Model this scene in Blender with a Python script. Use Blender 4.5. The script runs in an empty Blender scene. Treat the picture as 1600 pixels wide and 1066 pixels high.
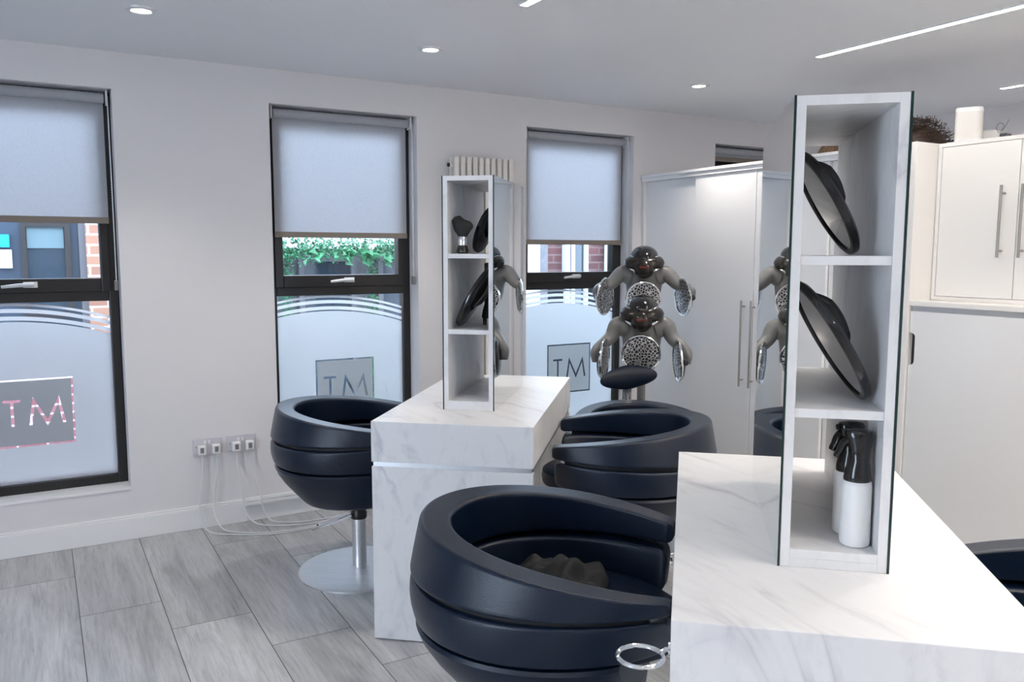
import bpy, bmesh, math, random
from mathutils import Vector, Matrix
random.seed(7)
PI = math.pi
S = bpy.context.scene
COL = S.collection
def R(a): return math.radians(a)

# ------------------------------------------------------------------ materials
def new_mat(name):
    m = bpy.data.materials.new(name); m.use_nodes = True
    nt = m.node_tree
    return m, nt, nt.nodes['Principled BSDF']
def pbr(name, col, rough=.5, metal=0, spec=.5, coat=0, emit=None, est=0):
    m, nt, b = new_mat(name)
    b.inputs['Base Color'].default_value = (*col, 1)
    b.inputs['Roughness'].default_value = rough
    b.inputs['Metallic'].default_value = metal
    b.inputs['Specular IOR Level'].default_value = spec
    b.inputs['Coat Weight'].default_value = coat
    if emit:
        b.inputs['Emission Color'].default_value = (*emit, 1)
        b.inputs['Emission Strength'].default_value = est
    return m
def node(nt, t, **kw):
    n = nt.nodes.new(t)
    for k, v in kw.items(): setattr(n, k, v)
    return n
def ramp(nt, fac, stops):
    r = node(nt, 'ShaderNodeValToRGB')
    e = r.color_ramp.elements
    while len(e) < len(stops): e.new(.5)
    for i, (p, c) in enumerate(stops):
        e[i].position = p; e[i].color = (*c, 1) if len(c) == 3 else c
    nt.links.new(fac, r.inputs[0])
    return r.outputs[0]
def bump(nt, b, height, strength, dist=.01):
    n = node(nt, 'ShaderNodeBump')
    n.inputs['Strength'].default_value = strength; n.inputs['Distance'].default_value = dist
    nt.links.new(height, n.inputs['Height']); nt.links.new(n.outputs[0], b.inputs['Normal'])
def noise(nt, vec, scale, detail=3, rough=.5, dist=0):
    n = node(nt, 'ShaderNodeTexNoise')
    n.inputs['Scale'].default_value = scale; n.inputs['Detail'].default_value = detail
    n.inputs['Roughness'].default_value = rough; n.inputs['Distortion'].default_value = dist
    if vec is not None: nt.links.new(vec, n.inputs['Vector'])
    return n.outputs['Fac']
def mapping(nt, vec, scale=(1, 1, 1), rot=(0, 0, 0)):
    mp = node(nt, 'ShaderNodeMapping')
    mp.inputs['Scale'].default_value = scale; mp.inputs['Rotation'].default_value = rot
    nt.links.new(vec, mp.inputs['Vector'])
    return mp.outputs[0]
def position(nt): return node(nt, 'ShaderNodeNewGeometry').outputs['Position']

def mat_paint(name, col, rough=.65):
    m, nt, b = new_mat(name)
    b.inputs['Roughness'].default_value = rough
    p = position(nt)
    f = noise(nt, p, 2.2, 4)
    c = ramp(nt, f, [(.3, tuple(x*.985 for x in col)), (.7, col)])
    nt.links.new(c, b.inputs['Base Color'])
    bump(nt, b, noise(nt, p, 180, 2), .04, .002)
    return m
def mat_marble(name):
    m, nt, b = new_mat(name)
    p = position(nt)
    q = mapping(nt, p, (3.0, .8, 1.3), (R(20), R(32), R(38)))
    n1 = noise(nt, q, 1.5, 4, .5, .9)
    sub = node(nt, 'ShaderNodeMath', operation='SUBTRACT'); nt.links.new(n1, sub.inputs[0]); sub.inputs[1].default_value = .5
    ab = node(nt, 'ShaderNodeMath', operation='ABSOLUTE'); nt.links.new(sub.outputs[0], ab.inputs[0])
    vein = ramp(nt, ab.outputs[0], [(0, (.85, .85, .85)), (.010, (.42, .42, .42)), (.05, (0, 0, 0))])
    mask = ramp(nt, noise(nt, q, 2.1, 3), [(.50, (0, 0, 0)), (.68, (1, 1, 1))])
    mul = node(nt, 'ShaderNodeMix', data_type='RGBA', blend_type='MULTIPLY'); mul.inputs[0].default_value = 1
    nt.links.new(vein, mul.inputs[6]); nt.links.new(mask, mul.inputs[7])
    cl = ramp(nt, noise(nt, q, .9, 4, .6), [(.35, (.73, .73, .745)), (.6, (.785, .78, .785))])
    st = ramp(nt, noise(nt, mapping(nt, p, (26, 3.5, 10), (R(15), R(40), R(35))), 1.0, 4, .6, .8), [(.52, (1, 1, 1)), (.70, (.90, .90, .91))])
    m3 = node(nt, 'ShaderNodeMix', data_type='RGBA', blend_type='MULTIPLY'); m3.inputs[0].default_value = 1
    nt.links.new(cl, m3.inputs[6]); nt.links.new(st, m3.inputs[7]); cl = m3.outputs[2]
    mx = node(nt, 'ShaderNodeMix', data_type='RGBA'); nt.links.new(mul.outputs[2], mx.inputs[0])
    nt.links.new(cl, mx.inputs[6]); mx.inputs[7].default_value = (.47, .46, .50, 1)
    nt.links.new(mx.outputs[2], b.inputs['Base Color'])
    b.inputs['Roughness'].default_value = .38
    bump(nt, b, noise(nt, p, 240, 2), .05, .001)
    return m
def mat_floor(name):
    m, nt, b = new_mat(name)
    at = node(nt, 'ShaderNodeAttribute', attribute_name='tile')
    p = position(nt)
    vadd = node(nt, 'ShaderNodeVectorMath', operation='MULTIPLY_ADD')
    nt.links.new(at.outputs['Color'], vadd.inputs[0]); vadd.inputs[1].default_value = (7, 11, 5); nt.links.new(p, vadd.inputs[2])
    q = mapping(nt, vadd.outputs[0], (9, 1.3, 1))
    big = noise(nt, q, 1.0, 5, .6, .8)
    fine = noise(nt, mapping(nt, vadd.outputs[0], (60, 3.2, 1)), 1.6, 6, .7, .6)
    c1 = ramp(nt, big, [(.25, (.34, .345, .355)), (.5, (.53, .535, .545)), (.72, (.66, .665, .675))])
    c2 = ramp(nt, fine, [(.3, (.60, .60, .60)), (.55, (1, 1, 1))])
    mul = node(nt, 'ShaderNodeMix', data_type='RGBA', blend_type='MULTIPLY'); mul.inputs[0].default_value = .75
    nt.links.new(c1, mul.inputs[6]); nt.links.new(c2, mul.inputs[7])
    sep = node(nt, 'ShaderNodeSeparateColor'); nt.links.new(at.outputs['Color'], sep.inputs[0])
    tone = ramp(nt, sep.outputs[0], [(0, (.80, .80, .80)), (1, (1.0, 1.0, 1.0))])
    mul2 = node(nt, 'ShaderNodeMix', data_type='RGBA', blend_type='MULTIPLY'); mul2.inputs[0].default_value = 1
    nt.links.new(mul.outputs[2], mul2.inputs[6]); nt.links.new(tone, mul2.inputs[7])
    nt.links.new(mul2.outputs[2], b.inputs['Base Color'])
    b.inputs['Roughness'].default_value = .30
    bump(nt, b, fine, .08, .002)
    return m
def mat_leather(name):
    m, nt, b = new_mat(name)
    b.inputs['Base Color'].default_value = (.002, .0085, .025, 1)  # blue window reflections put into the base colour of the black leatherette
    b.inputs['Roughness'].default_value = .31
    b.inputs['Specular IOR Level'].default_value = .4
    b.inputs['Coat Weight'].default_value = .12; b.inputs['Coat Roughness'].default_value = .28
    v = node(nt, 'ShaderNodeTexVoronoi'); v.inputs['Scale'].default_value = 420
    tc = node(nt, 'ShaderNodeTexCoord'); nt.links.new(tc.outputs['Object'], v.inputs['Vector'])
    bump(nt, b, v.outputs['Distance'], .22, .002)
    return m
def mat_glass(name, tint=(.96, .98, 1), gloss=.06):
    m = bpy.data.materials.new(name); m.use_nodes = True; nt = m.node_tree; nt.nodes.clear()
    o = node(nt, 'ShaderNodeOutputMaterial'); mx = node(nt, 'ShaderNodeMixShader')
    t = node(nt, 'ShaderNodeBsdfTransparent'); t.inputs[0].default_value = (*tint, 1)
    g = node(nt, 'ShaderNodeBsdfGlossy'); g.inputs['Roughness'].default_value = .01
    fr = node(nt, 'ShaderNodeFresnel'); fr.inputs[0].default_value = 1.45
    nt.links.new(fr.outputs[0], mx.inputs[0]); nt.links.new(t.outputs[0], mx.inputs[1]); nt.links.new(g.outputs[0], mx.inputs[2])
    nt.links.new(mx.outputs[0], o.inputs[0])
    return m
def mat_translucent(name, dif, tra, fac, weave=0, clear=0):
    m = bpy.data.materials.new(name); m.use_nodes = True; nt = m.node_tree; nt.nodes.clear()
    o = node(nt, 'ShaderNodeOutputMaterial'); mx = node(nt, 'ShaderNodeMixShader')
    d = node(nt, 'ShaderNodeBsdfDiffuse'); t = node(nt, 'ShaderNodeBsdfTranslucent')
    d.inputs[0].default_value = (*dif, 1); t.inputs[0].default_value = (*tra, 1); mx.inputs[0].default_value = fac
    if weave:
        p = position(nt)
        f = noise(nt, mapping(nt, p, (320, 1, 110)), 1, 3, .6)
        c = ramp(nt, f, [(.3, tuple(x*(1-weave) for x in dif)), (.7, dif)]); nt.links.new(c, d.inputs[0])
        c = ramp(nt, f, [(.3, tuple(x*(1-weave) for x in tra)), (.7, tra)]); nt.links.new(c, t.inputs[0])
    nt.links.new(d.outputs[0], mx.inputs[1]); nt.links.new(t.outputs[0], mx.inputs[2])
    out = mx.outputs[0]
    if clear:
        m2 = node(nt, 'ShaderNodeMixShader'); m2.inputs[0].default_value = clear
        tr = node(nt, 'ShaderNodeBsdfTransparent')
        nt.links.new(out, m2.inputs[1]); nt.links.new(tr.outputs[0], m2.inputs[2]); out = m2.outputs[0]
    nt.links.new(out, o.inputs[0])
    return m
def mat_brick(name, c1, c2, mortar, scale=1):
    m, nt, b = new_mat(name)
    p = position(nt)
    q = mapping(nt, p, (1, 1, 1), (R(90), 0, 0))
    br = node(nt, 'ShaderNodeTexBrick')
    br.inputs['Color1'].default_value = (*c1, 1); br.inputs['Color2'].default_value = (*c2, 1); br.inputs['Mortar'].default_value = (*mortar, 1)
    br.inputs['Scale'].default_value = 1; br.inputs['Brick Width'].default_value = .22*scale; br.inputs['Row Height'].default_value = .075*scale
    br.inputs['Mortar Size'].default_value = .008*scale
    nt.links.new(q, br.inputs['Vector']); nt.links.new(br.outputs['Color'], b.inputs['Base Color'])
    b.inputs['Roughness'].default_value = .9
    return m
def mat_noisecol(name, ca, cb, scale, rough=.6, metal=0, bumpst=0, stretch=(1, 1, 1)):
    m, nt, b = new_mat(name)
    tc = node(nt, 'ShaderNodeTexCoord')
    f = noise(nt, mapping(nt, tc.outputs['Object'], stretch), scale, 4, .6)
    nt.links.new(ramp(nt, f, [(.3, ca), (.7, cb)]), b.inputs['Base Color'])
    b.inputs['Roughness'].default_value = rough; b.inputs['Metallic'].default_value = metal
    if bumpst: bump(nt, b, f, bumpst, .003)
    return m
def mat_mesh_grille(name):
    m, nt, b = new_mat(name)
    tc = node(nt, 'ShaderNodeTexCoord')
    v = node(nt, 'ShaderNodeTexVoronoi', feature='DISTANCE_TO_EDGE'); v.inputs['Scale'].default_value = 62
    nt.links.new(tc.outputs['Object'], v.inputs['Vector'])
    c = ramp(nt, v.outputs['Distance'], [(.06, (.75, .75, .76)), (.13, (.02, .02, .025))])
    nt.links.new(c, b.inputs['Base Color'])
    mt = ramp(nt, v.outputs['Distance'], [(.06, (1, 1, 1)), (.13, (0, 0, 0))]); nt.links.new(mt, b.inputs['Metallic'])
    b.inputs['Roughness'].default_value = .28
    bump(nt, b, c, .5, .004)
    return m

M = {}
M['wall'] = mat_paint('wall paint', (.755, .735, .745))
M['ceil'] = mat_paint('ceiling paint', (.79, .80, .83))
M['trim'] = mat_paint('gloss trim', (.84, .835, .835), .4)
M['marble'] = mat_marble('white marble laminate')
M['floor'] = mat_floor('grey wood tile')
M['grout'] = pbr('dark grout', (.10, .10, .105), .8)
M['leather'] = mat_leather('black leatherette')
M['black'] = pbr('black plastic', (.012, .012, .013), .35)
M['gloss'] = pbr('black gloss', (.010, .010, .011), .12, 0, .6)
M['bronze'] = pbr('dark bronze gloss', (.024, .020, .018), .22, .3, .6)
M['matt'] = pbr('matt black', (.016, .016, .017), .6)
M['chrome'] = pbr('chrome', (.86, .87, .88), .09, 1)
M['steel'] = mat_noisecol('brushed steel', (.72, .73, .75), (.84, .85, .87), 6, .40, 1, 0, (1, 40, 40))
M['handle'] = pbr('satin handle', (.40, .375, .35), .36, 1)
M['alu'] = pbr('aluminium channel', (.62, .64, .67), .3, 1)
M['mirror'] = pbr('mirror silver', (.88, .90, .90), .012, 1)
M['edge'] = pbr('green glass edge', (.010, .035, .030), .15)
M['frame'] = pbr('dark window frame', (.014, .0135, .014), .36)
M['glass'] = mat_glass('clear glass')
M['film'] = mat_translucent('frosted film', (.74, .77, .78), (.93, .96, .98), .78)
M['film2'] = mat_translucent('grey frosted film', (.50, .51, .515), (.74, .76, .765), .75)
M['stripe'] = mat_translucent('striped film', (.74, .77, .78), (.93, .96, .98), .78)
M['blind'] = mat_translucent('blind fabric', (.54, .55, .585), (.66, .69, .75), .30, .10)
M['bar'] = pbr('taupe bar', (.235, .195, .165), .45)
M['lam'] = pbr('white laminate', (.80, .80, .81), .28)
M['lam2'] = pbr('white laminate warm', (.82, .80, .78), .28)
M['white'] = pbr('white plastic', (.82, .82, .82), .35)
M['sock'] = pbr('socket plastic', (.60, .58, .63), .4)
M['cord'] = pbr('white cord', (.70, .68, .70), .5)
M['rad'] = pbr('cream enamel', (.74, .71, .67), .35)
M['greyp'] = pbr('grey satin plastic', (.20, .197, .197), .36)
M['grille'] = mat_mesh_grille('chrome mesh')
M['red'] = pbr('red print', (.35, .03, .02), .4)
M['bristle'] = mat_noisecol('black bristle', (.006, .006, .006), (.022, .021, .02), 40, .7, 0, .3, (12, 12, 1))
M['cloth'] = mat_noisecol('black cloth', (.010, .010, .011), (.018, .017, .018), 8, .75)
M['hair'] = mat_noisecol('dark brown hair', (.016, .008, .005), (.055, .026, .016), 30, .5)
M['hair2'] = mat_noisecol('streaked brown hair', (.05, .025, .012), (.24, .14, .075), 20, .5, 0, 0, (1, 14, 1))
M['lamp'] = pbr('lamp glow', (1, 1, 1), .5, 0, .5, 0, (1, .95, .88), 26)
M['strip'] = pbr('strip glow', (1, 1, 1), .5, 0, .5, 0, (1, .92, .82), 27)
M['brick'] = mat_brick('buff brick', (.25, .13, .085), (.19, .09, .06), (.36, .32, .29))
M['redbrick'] = mat_brick('red brick', (.085, .030, .030), (.060, .022, .024), (.11, .075, .075))
M['pinkbrick'] = mat_brick('pink brick', (.25, .10, .115), (.20, .07, .08), (.45, .39, .40), .8)
M['navy'] = pbr('navy render', (.010, .026, .048), .5)
M['ext'] = pbr('pale render', (.40, .42, .45), .7)
M['extgrey'] = pbr('grey timber', (.085, .088, .10), .5)
M['extdark'] = pbr('dark shop glass', (.02, .035, .05), .08, 0, .6)
M['cyan'] = pbr('cyan sign', (.0, .20, .45), .4)
M['ivy'] = mat_noisecol('ivy leaf', (.006, .065, .025), (.035, .20, .085), 9, .5)
M['petal'] = pbr('cream petal', (.75, .68, .60), .6)
M['paving'] = pbr('paving', (.48, .48, .48), .85)

# ------------------------------------------------------------------ mesh helpers
def obj(name, bm, mat, parent=None, smooth=False, bevel=0, seg=2, angle=35):
    me = bpy.data.meshes.new(name)
    bmesh.ops.recalc_face_normals(bm, faces=bm.faces)
    bm.to_mesh(me); bm.free()
    if mat is not None:
        for mm in (mat if isinstance(mat, (list, tuple)) else [mat]): me.materials.append(mm)
    o = bpy.data.objects.new(name, me); COL.objects.link(o)
    if parent is not None: o.parent = parent
    if smooth:
        for p in me.polygons: p.use_smooth = True
        me.set_sharp_from_angle(angle=R(angle))
    if bevel:
        b = o.modifiers.new('b', 'BEVEL'); b.width = bevel; b.segments = seg; b.limit_method = 'ANGLE'; b.angle_limit = R(40)
        b.harden_normals = False
    return o
def tag(o, label, cat, group=None, kind=None):
    o['label'] = label; o['category'] = cat
    if group: o['group'] = group
    if kind: o['kind'] = kind
    return o
def thing(name, label, cat, loc=(0, 0, 0), rotz=0, group=None):
    o = bpy.data.objects.new(name, None); COL.objects.link(o)
    o.location = loc; o.rotation_euler = (0, 0, rotz); o.empty_display_size = .1
    return tag(o, label, cat, group)
def struct(o): o['kind'] = 'structure'; return o
def dup(root, label, loc=None, rotz=None):
    r = root.copy(); COL.objects.link(r); r['label'] = label
    if loc is not None: r.location = loc
    if rotz is not None: r.rotation_euler = (0, 0, rotz)
    for ch in list(root.children):
        c = ch.copy(); COL.objects.link(c); c.parent = r
        for g in list(ch.children):
            d = g.copy(); COL.objects.link(d); d.parent = c
    return r
def box(bm, x0, x1, y0, y1, z0, z1, mat=None, mi=0):
    v = [bm.verts.new((x, y, z)) for x in (x0, x1) for y in (y0, y1) for z in (z0, z1)]
    if mat is not None:
        for q in v: q.co = mat @ q.co
    for f in ((0, 1, 3, 2), (4, 6, 7, 5), (0, 4, 5, 1), (2, 3, 7, 6), (0, 2, 6, 4), (1, 5, 7, 3)):
        bm.faces.new([v[i] for i in f]).material_index = mi
def boxes(*bs, mat=None):
    bm = bmesh.new()
    for b in bs: box(bm, *b, mat=mat)
    return bm
def loft(bm, loops, close=True, cap0=False, cap1=False):
    rows = [[bm.verts.new(p) for p in L] for L in loops]
    n = len(rows[0])
    for a, b in zip(rows, rows[1:]):
        for i in range(n if close else n-1):
            j = (i+1) % n
            bm.faces.new((a[i], a[j], b[j], b[i]))
    if cap0: bm.faces.new(rows[0][::-1])
    if cap1: bm.faces.new(rows[-1])
    return rows
def lathe(bm, prof, n=32, mat=None, sx=1, sy=1):
    loops = [[Vector((r*math.cos(2*PI*i/n)*sx, r*math.sin(2*PI*i/n)*sy, z)) for i in range(n)] for r, z in prof]
    if mat is not None: loops = [[mat @ p for p in L] for L in loops]
    loft(bm, loops, True, True, True)
def tube(bm, pts, rad, n=8, closed=False, flat=1.0, up=Vector((0, 0, 1))):
    pts = [Vector(p) for p in pts]; N = len(pts)
    rad = rad if isinstance(rad, (list, tuple)) else [rad]*N
    loops = []; prev = None
    for i, p in enumerate(pts):
        if closed: t = (pts[(i+1) % N]-pts[i-1])
        else: t = pts[min(i+1, N-1)]-pts[max(i-1, 0)]
        t.normalize()
        if prev is None:
            u = up - t*up.dot(t)
            if u.length < .05: u = Vector((1, 0, 0)) - t*t.x
        else: u = prev - t*prev.dot(t)
        u.normalize(); prev = u; w = t.cross(u)
        loops.append([p + rad[i]*(u*math.cos(2*PI*k/n)*flat + w*math.sin(2*PI*k/n)) for k in range(n)])
    if closed: loops.append(loops[0])
    if closed:
        rows = [[bm.verts.new(q) for q in L] for L in loops[:-1]]
        for i in range(N):
            a, b = rows[i], rows[(i+1) % N]
            for k in range(n): bm.faces.new((a[k], a[(k+1) % n], b[(k+1) % n], b[k]))
    else: loft(bm, loops, True, True, True)
def bez(pts, n=12):
    """Catmull-Rom through the points"""
    P = [Vector(p) for p in pts]; P = [2*P[0]-P[1]] + P + [2*P[-1]-P[-2]]
    out = []
    for i in range(1, len(P)-2):
        for k in range(n):
            t = k/n; a, b, c, d = P[i-1], P[i], P[i+1], P[i+2]
            out.append(.5*((2*b)+(c-a)*t+(2*a-5*b+4*c-d)*t*t+(3*b-a-3*c+d)*t**3))
    out.append(P[-2]); return out
def prism(bm, poly, ext, f):
    """closed 2-D polygon extruded; f maps (u, v, w) to a point"""
    a = [bm.verts.new(f(u, v, 0)) for u, v in poly]; b = [bm.verts.new(f(u, v, ext)) for u, v in poly]
    bm.faces.new(a[::-1]); bm.faces.new(b)
    for i in range(len(poly)):
        j = (i+1) % len(poly); bm.faces.new((a[i], a[j], b[j], b[i]))
def ellipsoid(bm, c, r, mat=None, nu=20, nv=12, power=1.0):
    c = Vector(c); loops = []
    for j in range(nv+1):
        th = PI*(j/nv); s = max(math.sin(th), .02)**power
        L = [Vector((r[0]*s*math.cos(2*PI*i/nu), r[1]*s*math.sin(2*PI*i/nu), r[2]*math.cos(th))) for i in range(nu)]
        loops.append([(mat @ p if mat is not None else p) + c for p in L])
    loft(bm, loops, True, True, True)
def fill_shape(name, outer, holes, thick):
    """flat sheet with holes (x, z), as a mesh standing in the XZ plane"""
    cu = bpy.data.curves.new(name, 'CURVE'); cu.dimensions = '2D'; cu.fill_mode = 'BOTH'; cu.extrude = thick/2
    for L in [outer]+holes:
        sp = cu.splines.new('POLY'); sp.points.add(len(L)-1)
        for q, (x, z) in zip(sp.points, L): q.co = (x, z, 0, 1)
        sp.use_cyclic_u = True
    tmp = bpy.data.objects.new(name, cu); COL.objects.link(tmp)
    dg = bpy.context.evaluated_depsgraph_get(); dg.update()
    me = bpy.data.meshes.new_from_object(tmp.evaluated_get(dg))
    bm = bmesh.new(); bm.from_mesh(me)
    bpy.data.objects.remove(tmp); bpy.data.meshes.remove(me)
    for v in bm.verts: v.co = Vector((v.co.x, v.co.z, v.co.y))
    return bm
def stroke(pts, w):
    pts = [Vector(p) for p in pts]; L, Rr = [], []
    for i, p in enumerate(pts):
        d0 = (p-pts[i-1]).normalized() if i else (pts[1]-p).normalized()
        d1 = (pts[i+1]-p).normalized() if i < len(pts)-1 else d0
        n0 = Vector((-d0.y, d0.x)); n1 = Vector((-d1.y, d1.x)); m = (n0+n1).normalized()
        k = w/2/max(.35, m.dot(n0)); L.append(p+m*k); Rr.append(p-m*k)
    return [(q.x, q.y) for q in L+Rr[::-1]]

# ------------------------------------------------------------------ room shell
D = 4.466; CE = 2.404; WT = .30
X0, X1, Y0 = -3.2, 5.5, -3.4
WIN = [(-.488, .352), (1.098, 1.938), (2.676, 3.518), (4.254, 5.094)]
ZS, ZT = .268, 2.229
bm = bmesh.new()
xs = [X0] + [v for w in WIN for v in w] + [X1]
for i in range(0, len(xs), 2): box(bm, xs[i], xs[i+1], D, D+WT, 0, CE)
for a, b in WIN:
    box(bm, a, b, D, D+WT, 0, ZS); box(bm, a, b, D, D+WT, ZT, CE)
struct(obj('wall_back', bm, M['wall']))
struct(obj('wall_right', boxes((X1, X1+.2, Y0-.2, D+WT, 0, CE)), M['wall']))
struct(obj('wall_front', boxes((X0, X1, Y0-.2, Y0, 0, CE)), M['wall']))
# opening added in the unseen left wall to let sky light in
struct(obj('wall_left', boxes((X0-.2, X0, Y0-.2, .2, 0, CE), (X0-.2, X0, 1.5, D+WT, 0, CE), (X0-.2, X0, .2, 1.5, 0, .30), (X0-.2, X0, .2, 1.5, 2.2, CE)), M['wall']))
struct(obj('ceiling', boxes((X0-.2, X1+.2, Y0-.2, D+WT, CE, CE+.15)), M['ceil']))
bmf = bmesh.new()
box(bmf, X0-.2, X1+.2, Y0-.2, D+WT, -.12, -.0015, mi=1)
lay = bmf.loops.layers.color.new('tile')
for f in bmf.faces:
    for l in f.loops: l[lay] = (.5, .5, .5, 1)
g = .0016; TW = .303
k0 = int((X0-.074)/TW)-1
joint = {-1: 4.052, 0: 3.58, 1: 3.282, 2: 2.957, 3: 2.62}
for k in range(k0, int((X1-.074)/TW)+1):
    xa, xb = max(X0, .074+TW*k), min(X1, .074+TW*(k+1))
    if xb-xa < .01: continue
    j0 = joint.get(k, 3.6-.33*k) % 1.2
    ys = [Y0]+[j0+1.2*i for i in range(-6, 8) if Y0+.02 < j0+1.2*i < D-.01]+[D]
    for ya, yb in zip(ys, ys[1:]):
        v = [bmf.verts.new(p) for p in ((xa+g, ya+g, 0), (xb-g, ya+g, 0), (xb-g, yb-g, 0), (xa+g, yb-g, 0))]
        f = bmf.faces.new(v); f.material_index = 0
        c = (random.random(), random.random(), random.random(), 1)
        for l in f.loops: l[lay] = c
struct(obj('floor', bmf, [M['floor'], M['grout']]))
struct(obj('baseboard_back', boxes((X0, 3.59, D-.018, D, 0, .112), (X0, 3.59, D-.012, D, .112, .124)), M['trim'], bevel=.003))

# ------------------------------------------------------------------ windows
def window(k, x0, x1):
    root = bpy.data.objects.new('window_%d' % k, None); COL.objects.link(root); struct(root)
    root.location = ((x0+x1)/2, D, ZS)
    def part(name, bm, mat, parent=root, **kw):
        for v in bm.verts:
            v.co.x -= (x0+x1)/2; v.co.y -= D; v.co.z -= ZS
        return obj(name, bm, mat, parent, **kw)
    fy0, fy1 = D+.125, D+.195
    part('frame', boxes((x0, x0+.045, fy0, fy1, ZS, ZT), (x1-.045, x1, fy0, fy1, ZS, ZT), (x0+.045, x1-.045, fy0, fy1, ZS, ZS+.045),
                        (x0+.045, x1-.045, fy0, fy1, ZT-.045, ZT), (x0+.045, x1-.045, fy0, fy1, 1.205, 1.258)), M['frame'], bevel=.004)
    sy0, sy1 = D+.112, D+.18
    a, b, c, d = x0+.036, x1-.036, 1.252, ZT-.04
    sash = part('sash', boxes((a, a+.046, sy0, sy1, c, d), (b-.042, b, sy0, sy1, c, d), (a+.046, b-.042, sy0, sy1, c, c+.068), (a+.046, b-.042, sy0, sy1, d-.05, d)), M['frame'], bevel=.004)
    part('glass_pane', boxes((a+.046, b-.042, D+.15, D+.156, c+.068, d-.05)), M['glass'])
    part('glass_pane', boxes((x0+.045, x1-.045, D+.156, D+.162, ZS+.045, 1.205)), M['glass'])
    bm = bmesh.new(); hx = (x0+x1)/2
    tube(bm, [(hx+.035, sy0-.002, 1.292), (hx+.035, sy0-.034, 1.292)], .011, 12)
    tube(bm, [(hx+.05, sy0-.034, 1.293), (hx-.02, sy0-.036, 1.290), (hx-.085, sy0-.038, 1.284)], [.010, .009, .007], 12)
    box(bm, hx+.005, hx+.065, sy0-.010, sy0, 1.278, 1.306)
    part('handle', bm, M['steel'], smooth=True)
    part('sill', boxes((x0-.0, x1+.0, D-.006, D+.125, ZS-.012, ZS+.001)), M['trim'], bevel=.002)
    # frosted film with arcs and the TM square
    fy = D+.1545; xc = x0+.335; xl, xr = x0+.045, x1-.045
    arc = lambda x, z: z-.36*(x-xc)**2
    N = 28; X = [xl+(xr-xl)*i/N for i in range(N+1)]
    sq0 = hx+.016-.176; sq1 = sq0+.352; b0, b1 = .496, .831
    sqr = lambda i: [(sq0+i, b0+i), (sq1-i, b0+i), (sq1-i, b1-i), (sq0+i, b1-i)]
    bm = fill_shape('film', [(xl, ZS+.045)]+[(xr, ZS+.045)]+[(x, arc(x, 1.1125)) for x in X[::-1]], [sqr(0)], .001)
    for v in bm.verts: v.co.y += fy
    fl = part('frosted_film', bm, M['film'])
    z0, z1 = .60, .731; w = .013
    T = [(.047, z1), (.047, z1-w), (.0785, z1-w), (.0785, z0), (.0915, z0), (.0915, z1-w), (.121, z1-w), (.121, z1)]
    T = [(sq0+x, z) for x, z in T]
    Mm = stroke([(sq0+x, z) for x, z in ((.160, z0), (.178, z1-.012), (.233, z0+.008), (.285, z1-.012), (.307, z0))], .0145)
    bm = fill_shape('film', sqr(.009), [T, Mm], .001)
    for v in bm.verts: v.co.y += fy
    part('logo_square_film', bm, M['film2'])
    bm = bmesh.new()
    for za, zb in ((1.120, 1.1396), (1.157, 1.1764), (1.1899, 1.2025)):
        for xa, xb in zip(X, X[1:]):
            p = [(xa, min(1.205, arc(xa, za))), (xb, min(1.205, arc(xb, za))), (xb, min(1.205, arc(xb, zb))), (xa, min(1.205, arc(xa, zb)))]
            bm.faces.new([bm.verts.new((x, fy, z)) for x, z in p])
    part('arc_stripe_film', bm, M['stripe'])
for k, (a, b) in enumerate(WIN): window(k+1, a, b)

def blind(x0, x1, zb, label, chain=True):
    root = thing('roller_blind', label, 'blind', ((x0+x1)/2, D+.06, 2.19), 0, 'grey roller blinds in the windows')
    w = (x1-x0)/2; h = zb-2.19
    bm = bmesh.new(); tube(bm, [(-w+.018, .0, 0), (w-.018, .0, 0)], .024, 20)
    obj('roller_tube', bm, M['blind'], root, smooth=True)
    bm = bmesh.new()
    NZ = 24
    rows = []
    for i in range(NZ+1):
        z = -.005+(h+.03+.005)*i/NZ
        rows.append([bm.verts.new((-w+.02+(2*w-.04)*j/6, (.0235+.001*math.sin(i*.35)), z)) for j in range(7)])
    for r0, r1 in zip(rows, rows[1:]):
        for j in range(6): bm.faces.new((r0[j], r0[j+1], r1[j+1], r1[j]))
    obj('fabric', bm, M['blind'], root, smooth=True)
    obj('bottom_bar', boxes((-w+.018, w-.018, .017, .030, h, h+.031)), M['bar'], root, bevel=.003)
    for s in (-1, 1):
        obj('bracket', boxes((s*w-.006*s-.004, s*w-.006*s+.004, -.028, .03, -.032, .036)), M['white'], root, bevel=.004)
    if chain:
        bm = bmesh.new(); L = .88
        for sx in (-.006, .006):
            tube(bm, bez([(w-.004, -.03+sx, 0), (w-.002, -.032+sx, -L*.5), (w-.003, -.03+sx, -L)], 8), .0022, 6)
        for i in range(70):
            for sx in (-.006, .006):
                ellipsoid(bm, (w-.003, -.031+sx, -L*i/70), (.0032, .0032, .0032), nu=6, nv=4)
        obj('bead_chain', bm, M['steel'], root, smooth=True)
        bm = boxes((w-.012, w+.004, -.045, -.018, -L-.05, -L))
        obj('chain_holder', bm, M['greyp'], root, bevel=.004)
blind(-.470, .338, 1.588, 'grey roller blind in the leftmost window, bottom bar lowest onto a brick pier view')
blind(1.112, 1.922, 1.530, 'grey roller blind in the middle window above the green ivy')
blind(2.692, 3.500, 1.501, 'grey roller blind in the window beside the radiator and hood dryers')
blind(4.268, 5.08, 2.118, 'rolled-up grey blind in the window just above the tall white cabinet')

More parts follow.
